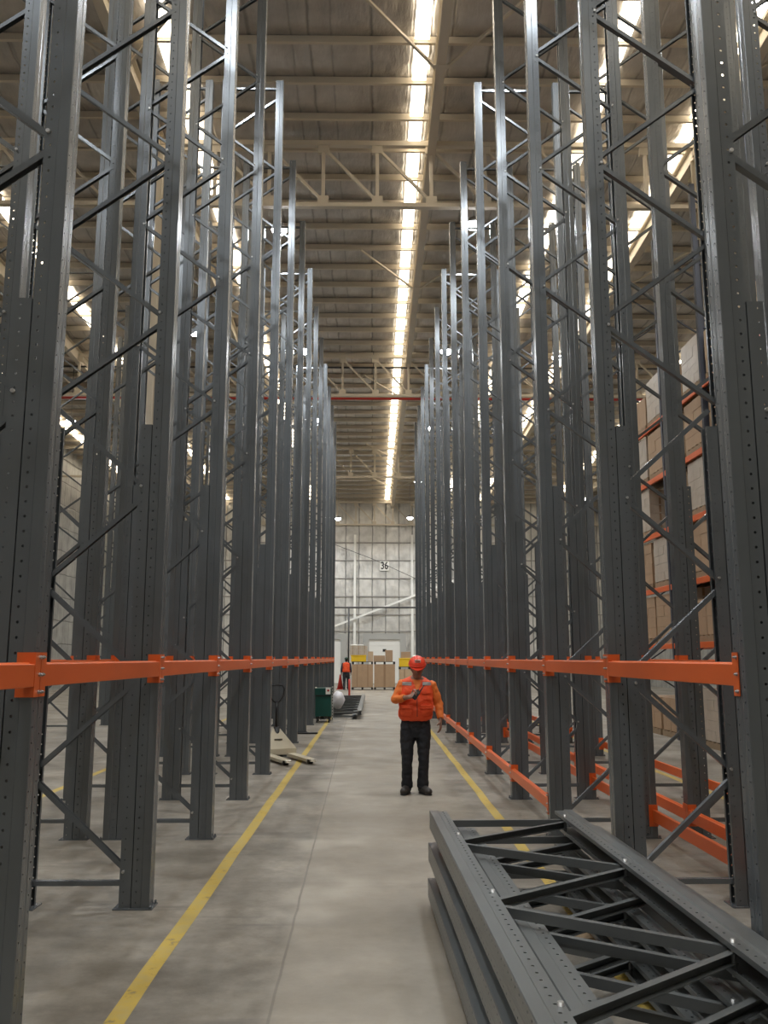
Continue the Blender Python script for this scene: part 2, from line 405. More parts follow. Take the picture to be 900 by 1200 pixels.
# ------------------------------------------------------------------ high bay lamps
LENS = emit('lamp_lens', (.93, .95, 1.0), 60.0)
LAMPH = mat('lamp_housing', (.35, .35, .36), .4, .5)
hm = MB(); hm.tube([(0, 0, .01), (0, 0, .05), (0, 0, .07), (0, 0, .16), (0, 0, .2)], [.20, .20, .13, .11, .04], 20); hmesh = hm.mesh('lamp_housing', LAMPH)
lmesh = MB().ell((0, 0, .012), (.185, .185, -.13), 20, 8, z0=0).mesh('lamp_lens', LENS)
rmesh = {}
LD = bpy.data.lights.new('high_bay_light', 'AREA'); LD.shape = 'DISK'; LD.size = .38; LD.energy = 150; LD.color = (.88, .94, 1.0); LD.spread = 2.7
LAMPS = []
for x, ys_ in ((-2.3, (-4, 3.5, 11.5, 19.8, 27.5, 35.1, 46.3, 56.3)), (2.4, (-3, 5, 12, 19.5, 27.5, 36, 46, 56)), (6.2, (12.5, 28, 42, 56.5)), (-5.6, (2, 10, 26, 40, 56)), (-12.6, (8, 20, 35.3, 50)), (12.5, (8, 20, 35, 50))):  # includes lamps added out of view to light the floor evenly
    for yy in ys_: LAMPS.append((x, yy))
rowname = {-2.3: 'just left of the aisle centre', 2.4: 'just right of the aisle centre', 6.2: 'over the second aisle on the right', -5.6: 'added over the second aisle on the left', -12.6: 'by the far left wall', 12.5: 'added by the far right wall'}
cnt = {}
for x, yy in LAMPS:
    i = cnt[x] = cnt.get(x, 0) + 1
    z = 12.0 - .035 * (yy - 19)
    l = thing('high_bay_lamp', 'hanging lamp %s, %s from the front' % (rowname[x], ORD[i]), 'lamp', (x, yy, z), group='hanging high bay lamps')
    put('lamp_housing', hmesh, l); put('lamp_lens', lmesh, l)
    MB().cyl((0, 0, .19), (0, 0, roofz(yy) - z - .04), .012, n=6).obj('hanging_rod', LAMPH, l)
    lo = bpy.data.objects.new('lamp_light', LD); COL.objects.link(lo); lo.parent = l; lo.location = (0, 0, -.14)

# ------------------------------------------------------------------ pallet rack frames
FD, FH = 1.03, 11.34      # frame depth and height
def section_mesh(name, path, L, pitch, holes, th, mats, z0=0.0):
    """sheet steel section with real punched holes; path = (u,w) points; holes[seg] = (frac along seg, frac of pitch, radius)"""
    n = max(1, int(round(L / pitch))); dz = L / n
    vs = []; fs = []
    for i in range(n + 1):
        for (u, w) in path: vs.append((u, w, z0 + i * dz))
    m = len(path)
    for i in range(n):
        for s_ in range(m - 1):
            a = i * m + s_; b = a + 1; d = a + m; c = d + 1
            if s_ not in holes: fs.append((a, b, c, d)); continue
            t, ph, r = holes[s_]
            p0, p1 = Vector((*path[s_], 0)), Vector((*path[s_ + 1], 0)); e = (p1 - p0).normalized()
            ctr = p0.lerp(p1, t); zc = z0 + (i + ph) * dz
            o = len(vs)
            for q in range(8):
                an = math.radians(-112.5 + 45 * q)
                pp = ctr + e * (r * math.cos(an)); vs.append((pp.x, pp.y, zc + r * math.sin(an)))
            O = [o + q for q in range(8)]
            fs += [(a, b, O[1], O[0]), (b, O[2], O[1]), (b, c, O[3], O[2]), (c, O[4], O[3]), (c, d, O[5], O[4]), (d, O[6], O[5]), (d, a, O[7], O[6]), (a, O[0], O[7])]
    me = bpy.data.meshes.new(name); me.from_pydata(vs, [], fs)
    bm = bmesh.new(); bm.from_mesh(me); bmesh.ops.recalc_face_normals(bm, faces=bm.faces)
    bmesh.ops.solidify(bm, geom=bm.faces[:], thickness=th); bm.to_mesh(me); bm.free(); me.materials.append(mats); me.update(); return me
UP = [(.125, -.034), (.125, -.056), (.062, -.056), (.056, -.0625), (.004, -.0625), (0, -.0585), (0, -.018), (.0015, -.011),
      (.0015, .011), (0, .018), (0, .0585), (.004, .0625), (.056, .0625), (.062, .056), (.125, .056), (.125, .034)]
HO = {1: (.5, .5, .0068), 5: (.42, .3, .0052), 9: (.58, .8, .0052), 13: (.5, .5, .0068)}
DB = [(.212, -.032), (.212, -.057), (.131, -.057), (.131, .057), (.212, .057), (.212, .032)]
HD = {1: (.35, .5, .0055), 3: (.65, .5, .0055)}
def rack_meshes(m):
    d = dict(up=section_mesh('upright', UP, FH - .008, .07, HO, .0035, m, .008),
             db=section_mesh('reinforcement', DB, 3.42, .07, HD, .0035, m, .008))
    b = MB(); b.box(-.025, .245, -.085, .085, 0, .009)
    for x in (.0,): 
        b.cyl((-.012, -.072, .009), (-.012, -.072, .028), .009, n=6); b.cyl((-.012, .072, .009), (-.012, .072, .028), .009, n=6)
    d['base'] = b.mesh('base_plate', m)
    def brace(xa, za, xb, zb, opn):
        p, q = Vector((xa, 0, za)), Vector((xb, 0, zb)); t = (q - p).normalized()
        n = Vector((-t.z, 0, t.x))
        if n.x * opn < 0: n = -n                   # n = the open side of the channel
        if abs(n.x) < .05: n = Vector((0, 0, -1))
        b = MB(); dep, w, th = .032, .044, .003
        o_ = -n * dep / 2
        b.bar(p + o_, q + o_, w, th, n)
        for sgn in (-1, 1):
            yv = Vector((0, sgn * (w / 2 - th / 2), 0)); b.bar(p + yv, q + yv, th, dep, n)
        return b
    ST = .678
    for opn in (1, -1):
        for nm, off in (('s', .17), ('l', .10)):
            d['up%s%d' % (nm, opn)] = brace(off, .03, FD - off, ST - .03, opn).mesh('diagonal_brace', m)
            d['dn%s%d' % (nm, opn)] = brace(off, ST - .03, FD - off, .03, opn).mesh('diagonal_brace', m)
    d['hs'] = brace(.17, 0, FD - .17, 0, 1).mesh('horizontal_brace', m); d['hl'] = brace(.10, 0, FD - .10, 0, 1).mesh('horizontal_brace', m)
    d['bolt'] = MB().cyl((0, -.069, 0), (0, .069, 0), .0105, n=8).mesh('bolt', ZINC)
    return d
RM = rack_meshes(STEEL); RM2 = rack_meshes(STEEL2)

def make_frame(name, label, opn, bolts, doubled=True, R=RM, flip=False, group=None):
    t = thing(name, label, 'rack frame', group=group)
    for x, rz in ((0, 0), (FD, PI)):
        u = put('upright', R['up'], t, (x, 0, 0), (0, 0, rz))
        if doubled:
            put('base_plate', R['base'], u)
            put('reinforcement', R['db'], t, (x, 0, 0), (0, 0, rz))
    if doubled: put('horizontal_brace', R['hs'], t, (0, 0, .16))
    else: put('horizontal_brace', R['hl'], t, (0, 0, .16))
    put('horizontal_brace', R['hl'], t, (0, 0, FH - .13))
    for i in range(16):
        z = .205 + .678 * i
        near = doubled and z < 3.0
        ev = (i % 2 == 0) != flip
        b = put('diagonal_brace', R[('up' if ev else 'dn') + ('s' if near else 'l') + str(opn)], t, (0, 0, z))
        if bolts and (ev == (opn < 0)):
            off = .19 if near else .108
            for x, zz in ((off, .04 if ev else .638), (FD - off, .638 if ev else .04)): put('bolt', R['bolt'], b, (x, 0, zz))
    return t
FY = [13.4 + (2.33 if k < 5 else 2.4) * (k - 5) for k in range(15)]      # frame positions along the aisle
XL, XR = -1.53, 1.70
GAP, GAPR = .16, .30     # space between the back to back rows, left and right
# rows: (x of the face, inward sign, label, brace opening, first index, last index)
ROWS = [('aisle_left', XL, -1, 'at the left edge of the aisle', -1, 0, 14), ('aisle_right', XR, 1, 'at the right edge of the aisle', 1, 1, 14),
        ('behind_left', XL - FD - GAP, -1, 'in the row behind the left aisle racks', -1, 1, 14), ('behind_right', XR + FD + GAPR, 1, 'in the row behind the right aisle racks', 1, 1, 14),
        ('far_left', -6.75, -1, 'across the second aisle on the left', 1, 3, 14)]
LOADED_X = 6.4
protos = {}
for key, x, sg_, words, opn, k0, k1 in ROWS:
    for k in range(k0, k1 + 1):
        bolts = key.startswith('aisle') and k <= 4 or key.startswith('behind') and k <= 2
        pk = (opn * 1, bolts)
        rz = 0 if sg_ > 0 else PI
        # the channel opening points to +X in the place: flip it for frames turned round
        pk = (1 if sg_ > 0 else -1, bolts)
        if k == 0: lab = 'grey steel rack frame %s, the one nearest the camera' % words
        else: lab = 'grey steel rack frame %s, %s from the camera' % (words, ORD[k - (k0 if key == 'far_left' else 1) + 1])
        if pk not in protos:
            f = make_frame('rack_frame', lab, pk[0], bolts, group='standing grey rack frames'); protos[pk] = (f, tree_of(f))
            f.location = (x, FY[k], 0); f.rotation_euler = (0, 0, rz)
        else:
            f = copy_tree(*protos[pk], (x, FY[k], 0), rz)
        f['label'] = lab
# ------------------------------------------------------------------ beams
def beam_meshes():
    d = {}
    for nm, L in (('a', 2.33), ('b', 2.4)):
        b = MB(); y0, y1 = .0675, L - .0675
        b.prism([(-.004, -.055), (.046, -.055), (.046, .055), (.022, .055), (.018, .048), (-.004, .048)], 0, y1 - y0,
                M=Matrix(((1, 0, 0, 0), (0, 0, 1, y0), (0, 1, 0, 0), (0, 0, 0, 1))))
        d['rail' + nm] = b.mesh('beam_rail', ORANGE, .003)
    for nm, sg in (('n', 1), ('f', -1)):
        b = MB()
        b.box(-.005, .08, sg * .0632, sg * .0672, -.1, .1); b.box(-.0055, -.0015, sg * .003, sg * .0672, -.1, .1)
        d['con' + nm] = b.mesh('beam_connector', ORANGE)
        b = MB(); b.cyl((-.0055, sg * .018, 0), (-.014, sg * .018, 0), .0095, n=6, smooth=False); b.cyl((-.012, sg * .018, 0), (-.021, sg * .018, 0), .005, n=6)
        d['bolt' + nm] = b.mesh('bolt', ZINC)
    return d
BM = beam_meshes()
bprot = {}
def beam(k, x, inward, z, label, bolts, group):
    """beam from frame k to k+1 on a face at x; inward = +1/-1 direction from the face into the frame"""
    long = FY[k + 1] - FY[k] > 2.36
    key = (long, bolts)
    y = FY[k] if inward > 0 else FY[k + 1]
    if key not in bprot:
        t = thing('rack_beam', label, 'rack beam', group=group); L = 2.4 if long else 2.33
        put('beam_rail', BM['rail' + ('b' if long else 'a')], t)
        for nm, yy in (('n', 0), ('f', L)):
            c = put('beam_connector', BM['con' + nm], t, (0, yy, 0))
            if bolts:
                for zz in (-.078, 0, .078):
                    if zz == 0 and False: continue
                    put('bolt', BM['bolt' + nm], c, (0, 0, zz))
        bprot[key] = (t, tree_of(t)); t.location = (x, y, z); t.rotation_euler = (0, 0, 0 if inward > 0 else PI)
    else: t = copy_tree(*bprot[key], (x, y, z), 0 if inward > 0 else PI)
    t['label'] = label; t['group'] = group
    return t
def span(k): return 'from the camera end' if k == 0 else 'after the %s frame' % ORD[k]
ZB, ZL, ZR = 1.625, .31, .21
for k in range(0, 14): beam(k, XL, -1, ZB, 'orange beam at eye height, left edge of aisle, %s' % ('nearest the camera' if k == 0 else 'starting at the %s frame' % ORD[k]), k <= 6, 'eye level beams on the left')
for k in range(1, 14): beam(k, XR, 1, ZB, 'orange beam at eye height, right edge of aisle, starting at the %s frame' % ORD[k], k <= 6, 'eye level beams on the right')
for k in range(3, 14): beam(k, XR, 1, ZL, 'orange beam near the floor, right edge of aisle, starting at the %s frame' % ORD[k], k <= 7, 'low beams on the right')
for k in range(1, 9):
    for x, iw, w in ((XL - FD, 1, 'rear side of left aisle racks'), (XL - FD - GAP, -1, 'front of the row behind the left racks'), (XL - 2 * FD - GAP, 1, 'rear of the row behind the left racks')):
        beam(k, x, iw, ZB, 'orange beam at eye height, %s, %s' % (w, span(k)), False, 'eye level beams behind')
    for x, iw, w in ((XR + FD, -1, 'rear side of right aisle racks'), (XR + FD + GAPR, 1, 'front of the row behind the right racks'), (XR + 2 * FD + GAPR, -1, 'rear of the row behind the right racks')):
        beam(k, x, iw, ZB, 'orange beam at eye height, %s, %s' % (w, span(k)), False, 'eye level beams behind')
        beam(k, x, iw, ZR, 'orange beam near the floor, %s, %s' % (w, span(k)), False, 'low beams behind')

# ------------------------------------------------------------------ loaded racks beyond the right side
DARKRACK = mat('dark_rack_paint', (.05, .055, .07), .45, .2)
lev = [1.95, 3.2, 4.45, 5.7, 6.95]
LROW = 'loaded rack beyond the right racks'
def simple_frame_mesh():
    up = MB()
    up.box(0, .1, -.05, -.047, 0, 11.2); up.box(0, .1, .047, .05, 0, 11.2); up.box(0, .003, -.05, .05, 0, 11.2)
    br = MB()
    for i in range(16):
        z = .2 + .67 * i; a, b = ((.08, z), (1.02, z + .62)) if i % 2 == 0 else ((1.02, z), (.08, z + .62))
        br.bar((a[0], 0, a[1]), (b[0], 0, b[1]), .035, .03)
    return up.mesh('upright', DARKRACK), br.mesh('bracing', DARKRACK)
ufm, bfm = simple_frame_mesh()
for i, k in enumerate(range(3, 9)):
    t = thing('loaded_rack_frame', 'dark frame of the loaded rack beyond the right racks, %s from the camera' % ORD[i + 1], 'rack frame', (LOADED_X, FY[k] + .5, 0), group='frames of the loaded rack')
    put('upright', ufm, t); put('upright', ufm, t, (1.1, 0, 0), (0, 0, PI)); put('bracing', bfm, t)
rb = {}
for i, k in enumerate(range(3, 8)):
    L = FY[k + 1] - FY[k] - .104
    for li, z in enumerate(lev):
        for xf, w in ((0, 'front'), (1.05, 'rear')):
            key = round(L, 3)
            if key not in rb: rb[key] = MB().box(0, .05, 0, L, -.06, .06).mesh('loaded_rack_beam', ORANGE, .004)
            o = put('loaded_rack_beam', rb[key], None, (LOADED_X + xf, FY[k] + .5 + .052, z))
            tag(o, 'orange %s beam of loaded rack on right, level %s, %s bay' % (w, ['one', 'two', 'three', 'four', 'five', 'six'][li], ORD[i + 1]), 'rack beam', 'beams of the loaded rack')
def pallet_mesh(w, d, m):
    b = MB()
    for i in range(5): b.box(-w / 2, w / 2, -d / 2 + i * (d - .1) / 4, -d / 2 + i * (d - .1) / 4 + .1, .115, .135)
    for x in (-w / 2 + .05, 0, w / 2 - .05): b.box(x - .05, x + .05, -d / 2, d / 2, .02, .115); b.box(x - .05, x + .05, -d / 2, d / 2, 0, .02)
    return b.mesh('pallet', m)
def carton_block(w, d, h, nx, ny, nz, m, jit=.006, z0=.137):
    b = MB(); a, c, e = w / nx, d / ny, h / nz
    for i in range(nx):
        for j in range(ny):
            for k in range(nz):
                if 0 < i < nx - 1 and 0 < j < ny - 1 and k < nz - 1: continue
                q = random.uniform(-jit, jit)
                x0, y0, z0_ = -w / 2 + i * a, -d / 2 + j * c, z0 + k * e
                b.box(x0 + .004 + q, x0 + a - .004 + q, y0 + .004, y0 + c - .004, z0_ + .001, z0_ + e - .003)
                b.box(x0 + a * .45 + q, x0 + a * .55 + q, y0 + .002, y0 + c - .002, z0_ + .03, z0_ + e - .0015, 1)
    return b.mesh('carton_stack', [m, TAPE])
PALM = pallet_mesh(1.0, 1.0, WOOD)
BLK = [carton_block(1.0, 1.02, .94, 3, 2, 4, CARD), carton_block(.98, 1.0, .86, 2, 2, 3, CARD2), carton_block(1.0, 1.0, .96, 2, 3, 5, WRAP), carton_block(.96, 1.0, .7, 2, 2, 2, CARD)]
cols = ['brown', 'pale', 'plastic wrapped', 'low brown']
for i, k in enumerate(range(3, 8)):
    for li, z in enumerate([-.06] + lev):
        for half in (0, 1):
            q = random.choice((0, 0, 1, 2, 2, 3))
            if random.random() < .08: continue
            y = FY[k] + .5 + .62 + half * 1.14
            t = thing('carton_pallet', '%s carton load on loaded rack at right, shelf %s, %s bay, %s half' % (cols[q], ['zero', 'one', 'two', 'three', 'four', 'five', 'six'][li] if li else 'floor', ORD[i + 1], 'near' if half == 0 else 'far'),
                      'carton load', (LOADED_X + .55, y, z + .06), random.uniform(-.02, .02), 'carton loads on the loaded rack')
            put('pallet', PALM, t); put('carton_stack', BLK[q], t)

# ------------------------------------------------------------------ loose frames lying in a stack on the right
lay = ['topmost', 'second from the top', 'middle', 'second from the bottom', 'bottom']
fr = make_frame('loose_rack_frame', 'x', 1, True, False, RM2, True, 'loose frames stacked by the aisle')
tr = tree_of(fr)
def lay_flat(o, x, y, z, ang):
    # frame x axis -> across, frame z axis -> towards the camera (-Y)
    o.matrix_world = Matrix.Translation((x, y, z)) @ Matrix.Rotation(ang, 4, 'Z') @ Matrix.Rotation(PI / 2, 4, 'X') 
for i in range(5):
    f = fr if i == 0 else copy_tree(fr, tr, (0, 0, 0), 0)
    shift = .20 if i % 2 else 0
    lay_flat(f, .408 + shift - .005 * i, 6.52 - .02 * i + (.05 if i == 2 else 0), .558 - .11 * i, math.radians(1.3) + (.001 if i == 2 else 0))
    f['label'] = '%s grey frame of the stack of loose frames lying at lower right' % lay[i]
    f['category'] = 'rack frame'
for i, y in enumerate((5.6, 3.2, 0.5, -3.0)):
    tag(MB().box(.47, 1.62, y - .05, y + .05, 0, .045).obj('wooden_bearer', WOOD), 'wooden bearer on the floor under the stack of loose frames, %s from its far end' % ORD[i + 1], 'timber', 'bearers under the loose frames')
# two more frames lying beyond the tool cart on the left
for i in range(2):
    f = copy_tree(fr, tr, (0, 0, 0), 0)
    lay_flat(f, -1.49 + .14 * i, 36.4, .065 + .112 * i, 0)
    f['label'] = ['lower grey frame of the pair lying flat behind the green cart', 'upper grey frame of the pair lying flat behind the green cart'][i]
    f['group'] = 'frames lying behind the green cart'; f['category'] = 'rack frame'

# ------------------------------------------------------------------ pallet jack
JCREAM = mat('cream_jack_paint', (.52, .47, .35), .45, var=(6, .12))
JD = Vector((.42, -.907, 0)); ja = math.atan2(JD.x, -JD.y)    # local -Y is the fork direction
pj = thing('pallet_jack', 'cream hand pallet jack with black loop handle between the left rack frames', 'pallet jack', (-1.60, 15.42, 0), ja)
for s_ in (-1, 1):
    f = MB(); x = s_ * .21
    f.prism([(x - .075, 0), (x + .075, 0), (x + .075, -.92), (x + .05, -1.05), (x - .05, -1.05), (x - .075, -.92)], .075, .085)
    f.box(x - .075, x - .068, -.94, 0, .035, .08); f.box(x + .068, x + .075, -.94, 0, .035, .08)
    f.add([(x - .05, -1.05, .085), (x + .05, -1.05, .085), (x + .045, -1.09, .05), (x - .045, -1.09, .05), (x - .05, -1.05, .045), (x + .05, -1.05, .045)], [(0, 1, 2, 3), (3, 2, 5, 4), (0, 3, 4), (1, 5, 2), (0, 4, 5, 1)])
    fo = f.obj('fork', JCREAM, pj, .003)
    MB().cyl((x - .04, -.93, .037), (x + .04, -.93, .037), .037, n=16).obj('load_wheel', BLACK, fo)
    MB().box(x - .05, x + .05, -1.075, -1.02, .048, .09).obj('worn_tip', mat('bare_fork_tip', (.6, .58, .52), .3, .7), fo, .008)
h = MB()
h.add([(-.31, .0, .06), (.31, .0, .06), (.31, .0, .16), (.05, .16, .50), (-.05, .16, .50), (-.31, .0, .16),
       (-.31, .05, .06), (.31, .05, .06), (.31, .05, .16), (.05, .20, .50), (-.05, .20, .50), (-.31, .05, .16)],
      [(0, 1, 2, 5), (2, 3, 4, 5), (7, 6, 11, 8), (8, 11, 10, 9), (0, 6, 7, 1), (1, 7, 8, 2), (2, 8, 9, 3), (3, 9, 10, 4), (4, 10, 11, 5), (5, 11, 6, 0)])
h.obj('lifting_head', JCREAM, pj, .006)
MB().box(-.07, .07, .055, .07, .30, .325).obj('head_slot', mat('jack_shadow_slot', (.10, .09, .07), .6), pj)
pu = MB().cyl((0, .17, .18), (0, .17, .52), .055, n=14).obj('pump', BLACK, pj)
MB().box(-.08, .08, .11, .24, .14, .2).obj('steering_yoke', BLACK, pj, .008)
for s_ in (-1, 1): MB().cyl((s_ * .04, .17, .09), (s_ * .10, .17, .09), .09, n=18).obj('steering_wheel', BLACK, pj)
ha = MB().tube([(0, .19, .48), (0, .20, .8), (0, .21, .93)], [.022, .022, .022], 10).obj('handle', BLACK, pj)
lp = [(0, .21, .92), (.06, .212, .96), (.13, .216, 1.06), (.145, .22, 1.16), (.11, .224, 1.225), (0, .225, 1.235), (-.11, .224, 1.225), (-.145, .22, 1.16), (-.13, .216, 1.06), (-.06, .212, .96), (0, .21, .92)]
MB().tube(lp, .015, 8).obj('handle_loop', BLACK, ha)

# ------------------------------------------------------------------ green tool cart and bits around it
GREEN = mat('dark_green_paint', (.008, .075, .062), .4, .1)
ct = thing('tool_cart', 'dark green steel tool cart on castors beside the left racks', 'cart', (-1.33, 24.1, 0))
MB().box(-.21, .21, -.30, .35, .16, .70).obj('cabinet', GREEN, ct, .008)
MB().box(-.225, .225, -.32, .36, .705, .90).obj('top_box', GREEN, ct, .01)
MB().box(-.2, .2, -.325, -.318, .69, .72).obj('lid_seam', BLACK, ct)
sh = MB().box(.07, .20, -.332, -.322, .74, .92).obj('paper_notice', WHITE, ct)
MB().cyl((.135, -.334, .84), (.135, -.332, .84), .03, n=14).obj('red_mark', RED, sh)
for x in (-.16, .16):
    for y in (-.24, .28):
        c = MB().box(x - .03, x + .03, y - .03, y + .03, .09, .16).obj('castor', BLACK, ct)
        MB().cyl((x - .02, y, .05), (x + .02, y, .05), .05, n=14).obj('castor_wheel', BLACK, c)
for x in (-.225,): MB().cyl((x + .03, -.3, .9), (x + .03, -.3, .93), .025, n=10).obj('corner_cap', WHITE, ct)
sp = MB(); sp.box(.232, .272, -.335, -.330, .05, .95); sp.box(.232, .236, -.335, -.295, .05, .95)
so = sp.obj('slotted_post', mat('pale_slotted_steel', (.6, .6, .57), .4, .3), ct)
b = MB()
for i in range(11): b.box(.242, .262, -.338, -.334, .09 + i * .078, .13 + i * .078)
b.obj('post_slots', BLACK, so)
bag = MB(); bag.ell((0, 0, .24), (.19, .22, .25), 20, 14)
bag.v = [tuple(Vector(p) * 1 + Vector((noise.noise(Vector(p) * 9), noise.noise(Vector(p) * 9 + Vector((5, 0, 0))), noise.noise(Vector(p) * 9 + Vector((0, 9, 0))))) * .035) for p in bag.v]
tag(bag.obj('plastic_bag', mat('white_plastic_bag', (.75, .74, .76), .35), loc=(-1.02, 26.2, .24)), 'white crumpled plastic bag behind the green tool cart', 'bag')
tag(MB().box(-.24, .24, -.1, .1, 0, .03).obj('steel_floor_plate', BLACK, loc=(-1.49, 20.35, 0)), 'thin black plate lying on floor against a left rack upright', 'plate')

# ------------------------------------------------------------------ far end: pallets, bins, guard posts
def carton_pallet(x, y, z, w, d, hh, nx, ny, nz, m, label, pm=None, name='carton_pallet'):
    t = thing(name, label, 'carton load', (x, y, z))
    put('pallet', pallet_mesh(w, d, pm or BLACK), t); put('carton_stack', carton_block(w, d, hh, nx, ny, nz, m), t); return t
carton_pallet(-.57, 48.6, 0, 1.16, 1.1, 1.22, 2, 2, 1, CARD, 'big brown carton load on the floor at aisle end, left of the pair')
carton_pallet(.64, 48.6, 0, 1.14, 1.1, 1.22, 1, 1, 1, CARD, 'big brown carton load on the floor at aisle end, right of the pair')
carton_pallet(2.0, 48.7, 0, 1.1, 1.1, .95, 2, 2, 2, CARD2, 'pale carton load on floor at aisle end, behind the helmeted person')
def bare_pallet(x, y, z, label):
    t = put('pallet', pallet_mesh(1.15, 1.1, BLACK), None, (x, y, z)); return tag(t, label, 'pallet', 'black pallets at the aisle end')
bare_pallet(-.57, 48.6, 1.362, 'black pallet resting on the left brown carton load'); bare_pallet(.64, 48.6, 1.362, 'black pallet resting on the right brown carton load')
bare_pallet(2.0, 48.7, 1.09, 'black pallet resting on the pale carton load behind the person')
def bin_(x, y, z, w, d, h_, label):
    t = thing('yellow_bin', label, 'bin', (x, y, z)); b = MB()
    b.box(-w / 2, w / 2, -d / 2, d / 2, 0, h_ - .06); b.box(-w / 2 - .02, w / 2 + .02, -d / 2 - .02, d / 2 + .02, h_ - .06, h_)
    b.obj('bin_body', YELLOW, t, .01); return t
bin_(-.78, 48.35, 1.498, .82, .5, .36, 'yellow plastic bin on black pallet below a wrapped carton stack')
bin_(1.75, 48.5, 1.226, .62, .5, .46, 'yellow plastic bin on the black pallet behind the helmeted person')
def carton(x, y, z, w, d, h_, m, label):
    t = thing('carton', label, 'carton', (x, y, z)); MB().box(-w / 2, w / 2, -d / 2, d / 2, 0, h_).obj('box_body', m, t, .006)
    MB().box(-w / 2 - .002, w / 2 + .002, -.03, .03, .05, h_ + .002).obj('tape_strip', TAPE, t); return t
t = thing('wrapped_carton_stack', 'brown wrapped carton stack with white top, on the yellow bin', 'carton stack', (-.78, 48.35, 1.859))
put('carton_stack', carton_block(.95, .55, .5, 3, 1, 2, WRAP, z0=0), t); MB().box(-.44, .28, -.27, .27, .5, .56).obj('white_cover', WHITE, t, .02)
carton(-.13, 48.4, 1.498, .29, .5, .55, CARD2, 'plain carton between the yellow bin and low wide carton')
carton(.35, 48.4, 1.498, .62, .5, .33, CARD, 'low wide carton on the right black pallet')
carton(.88, 48.4, 1.498, .40, .5, .62, CARD, 'tall brown carton at right end of the right black pallet')
carton(1.80, 48.5, 1.69, .5, .4, .34, CARD, 'small brown carton on top of the yellow bin at right')
sk = thing('sack_pile', 'pile of white sacks on the black pallet behind the helmeted person', 'sacks', (2.44, 48.45, 1.229))
for i in range(4): MB().ell((random.uniform(-.03, .03), 0, .09 + i * .15), (.26, .30, .088), 18, 10).obj('sack', WHITE, sk)
def post(x, y, h_, label):
    t = thing('guard_post', label, 'post', (x, y, 0), group='red guard posts')
    MB().cyl((0, 0, 0), (0, 0, h_), .045, n=12).obj('post_tube', RED, t); MB().box(-.14, .14, -.14, .14, 0, .015).obj('base_plate', RED, t)
post(-1.03, 38.9, .78, 'red guard post standing past the flat grey frames'); post(-2.02, 43.5, .85, 'red guard post standing at the end of the left racks')
cn = thing('traffic_cone', 'red traffic cone left of the person at the aisle end', 'cone', (-1.80, 48.9, 0))
MB().tube([(0, 0, .03), (0, 0, .75), (0, 0, .8)], [.17, .04, .03], 16).obj('cone_body', RED, cn); MB().box(-.2, .2, -.2, .2, 0, .03).obj('cone_base', RED, cn)
gr = thing('pipe_gantry', 'dark pipe gantry with tall posts in front of the dock doors', 'gantry', (0, 58.0, 0))
for z in (5.0,): MB().cyl((-8.6, 0, z), (8.6, 0, z), .055, n=8).obj('top_rail', DARKST, gr)
for x in (-8.5, -1.6, 5.3): MB().cyl((x, 0, 0), (x, 0, 5.0), .055, n=8).obj('post', DARKST, gr)

# ------------------------------------------------------------------ people
def remeshed(name, mb, voxel, mats, parent, wob=0, wsc=12, smooth_it=2):
    me = mb.mesh(name + '_raw', mats)
    o = bpy.data.objects.new(name + '_raw', me); COL.objects.link(o)
    r = o.modifiers.new('r', 'REMESH'); r.mode = 'VOXEL'; r.voxel_size = voxel
    if smooth_it:
        s_ = o.modifiers.new('s', 'SMOOTH'); s_.iterations = smooth_it; s_.factor = .5
    dg = bpy.context.evaluated_depsgraph_get(); m2 = bpy.data.meshes.new_from_object(o.evaluated_get(dg))
    bpy.data.objects.remove(o); bpy.data.meshes.remove(me)
    m2.name = name
    if wob:
        for v in m2.vertices:
            p = v.co; n = noise.noise(Vector((p.x * wsc, p.y * wsc, p.z * wsc * 1.6))) + .5 * noise.noise(p * wsc * 2.3)
            v.co = p + v.normal * n * wob
    m2.materials.clear()
    for m in (mats if isinstance(mats, (list, tuple)) else [mats]): m2.materials.append(m)
    for p in m2.polygons: p.use_smooth = True; p.material_index = 0
    return put(name, m2, parent)
SKIN = mat('skin', (.27, .145, .10), .5)
def hand(b, wrist, d, palmn, thumb, curl, size=1.0, spread=.018):
    """palm and five curled fingers: d = direction of the hand, palmn = palm normal, thumb = side of the thumb"""
    w = Vector(wrist); d = Vector(d).normalized(); n = Vector(palmn); n = (n - d * n.dot(d)).normalized(); s_ = Vector(thumb); s_ = (s_ - d * s_.dot(d) - n * s_.dot(n)).normalized()
    L = .095 * size
    b.tube([w - d * .02, w + d * L * .5, w + d * L], [(.028 * size, .022 * size), (.042 * size, .016 * size), (.043 * size, .013 * size)], 14, flat=s_)
    for i, ln in enumerate((.075, .082, .077, .06)):
        k = w + d * L * (1.0 if i < 3 else .94) + s_ * (.031 - i * .0205) * size
        a = 0; pts = [k - d * .02]; p = k
        for q, fr_ in enumerate((.42, .33, .25)):
            a += curl[q]; dd = d * math.cos(a) + n * math.sin(a); pts.append(p.copy()); p = p + dd * ln * fr_ * size
        pts.append(p)
        b.tube(pts, [.0095 * size] * (len(pts) - 2) + [.0088 * size, .007 * size], 8)
    k = w + d * .025 * size + s_ * .03 * size
    b.tube([w + d * .01, k, k + (s_ * .7 + d * .6 + n * .25).normalized() * .038, k + (s_ * .55 + d * .7 + n * .45).normalized() * .068], [.016, .014, .012, .009], 8)

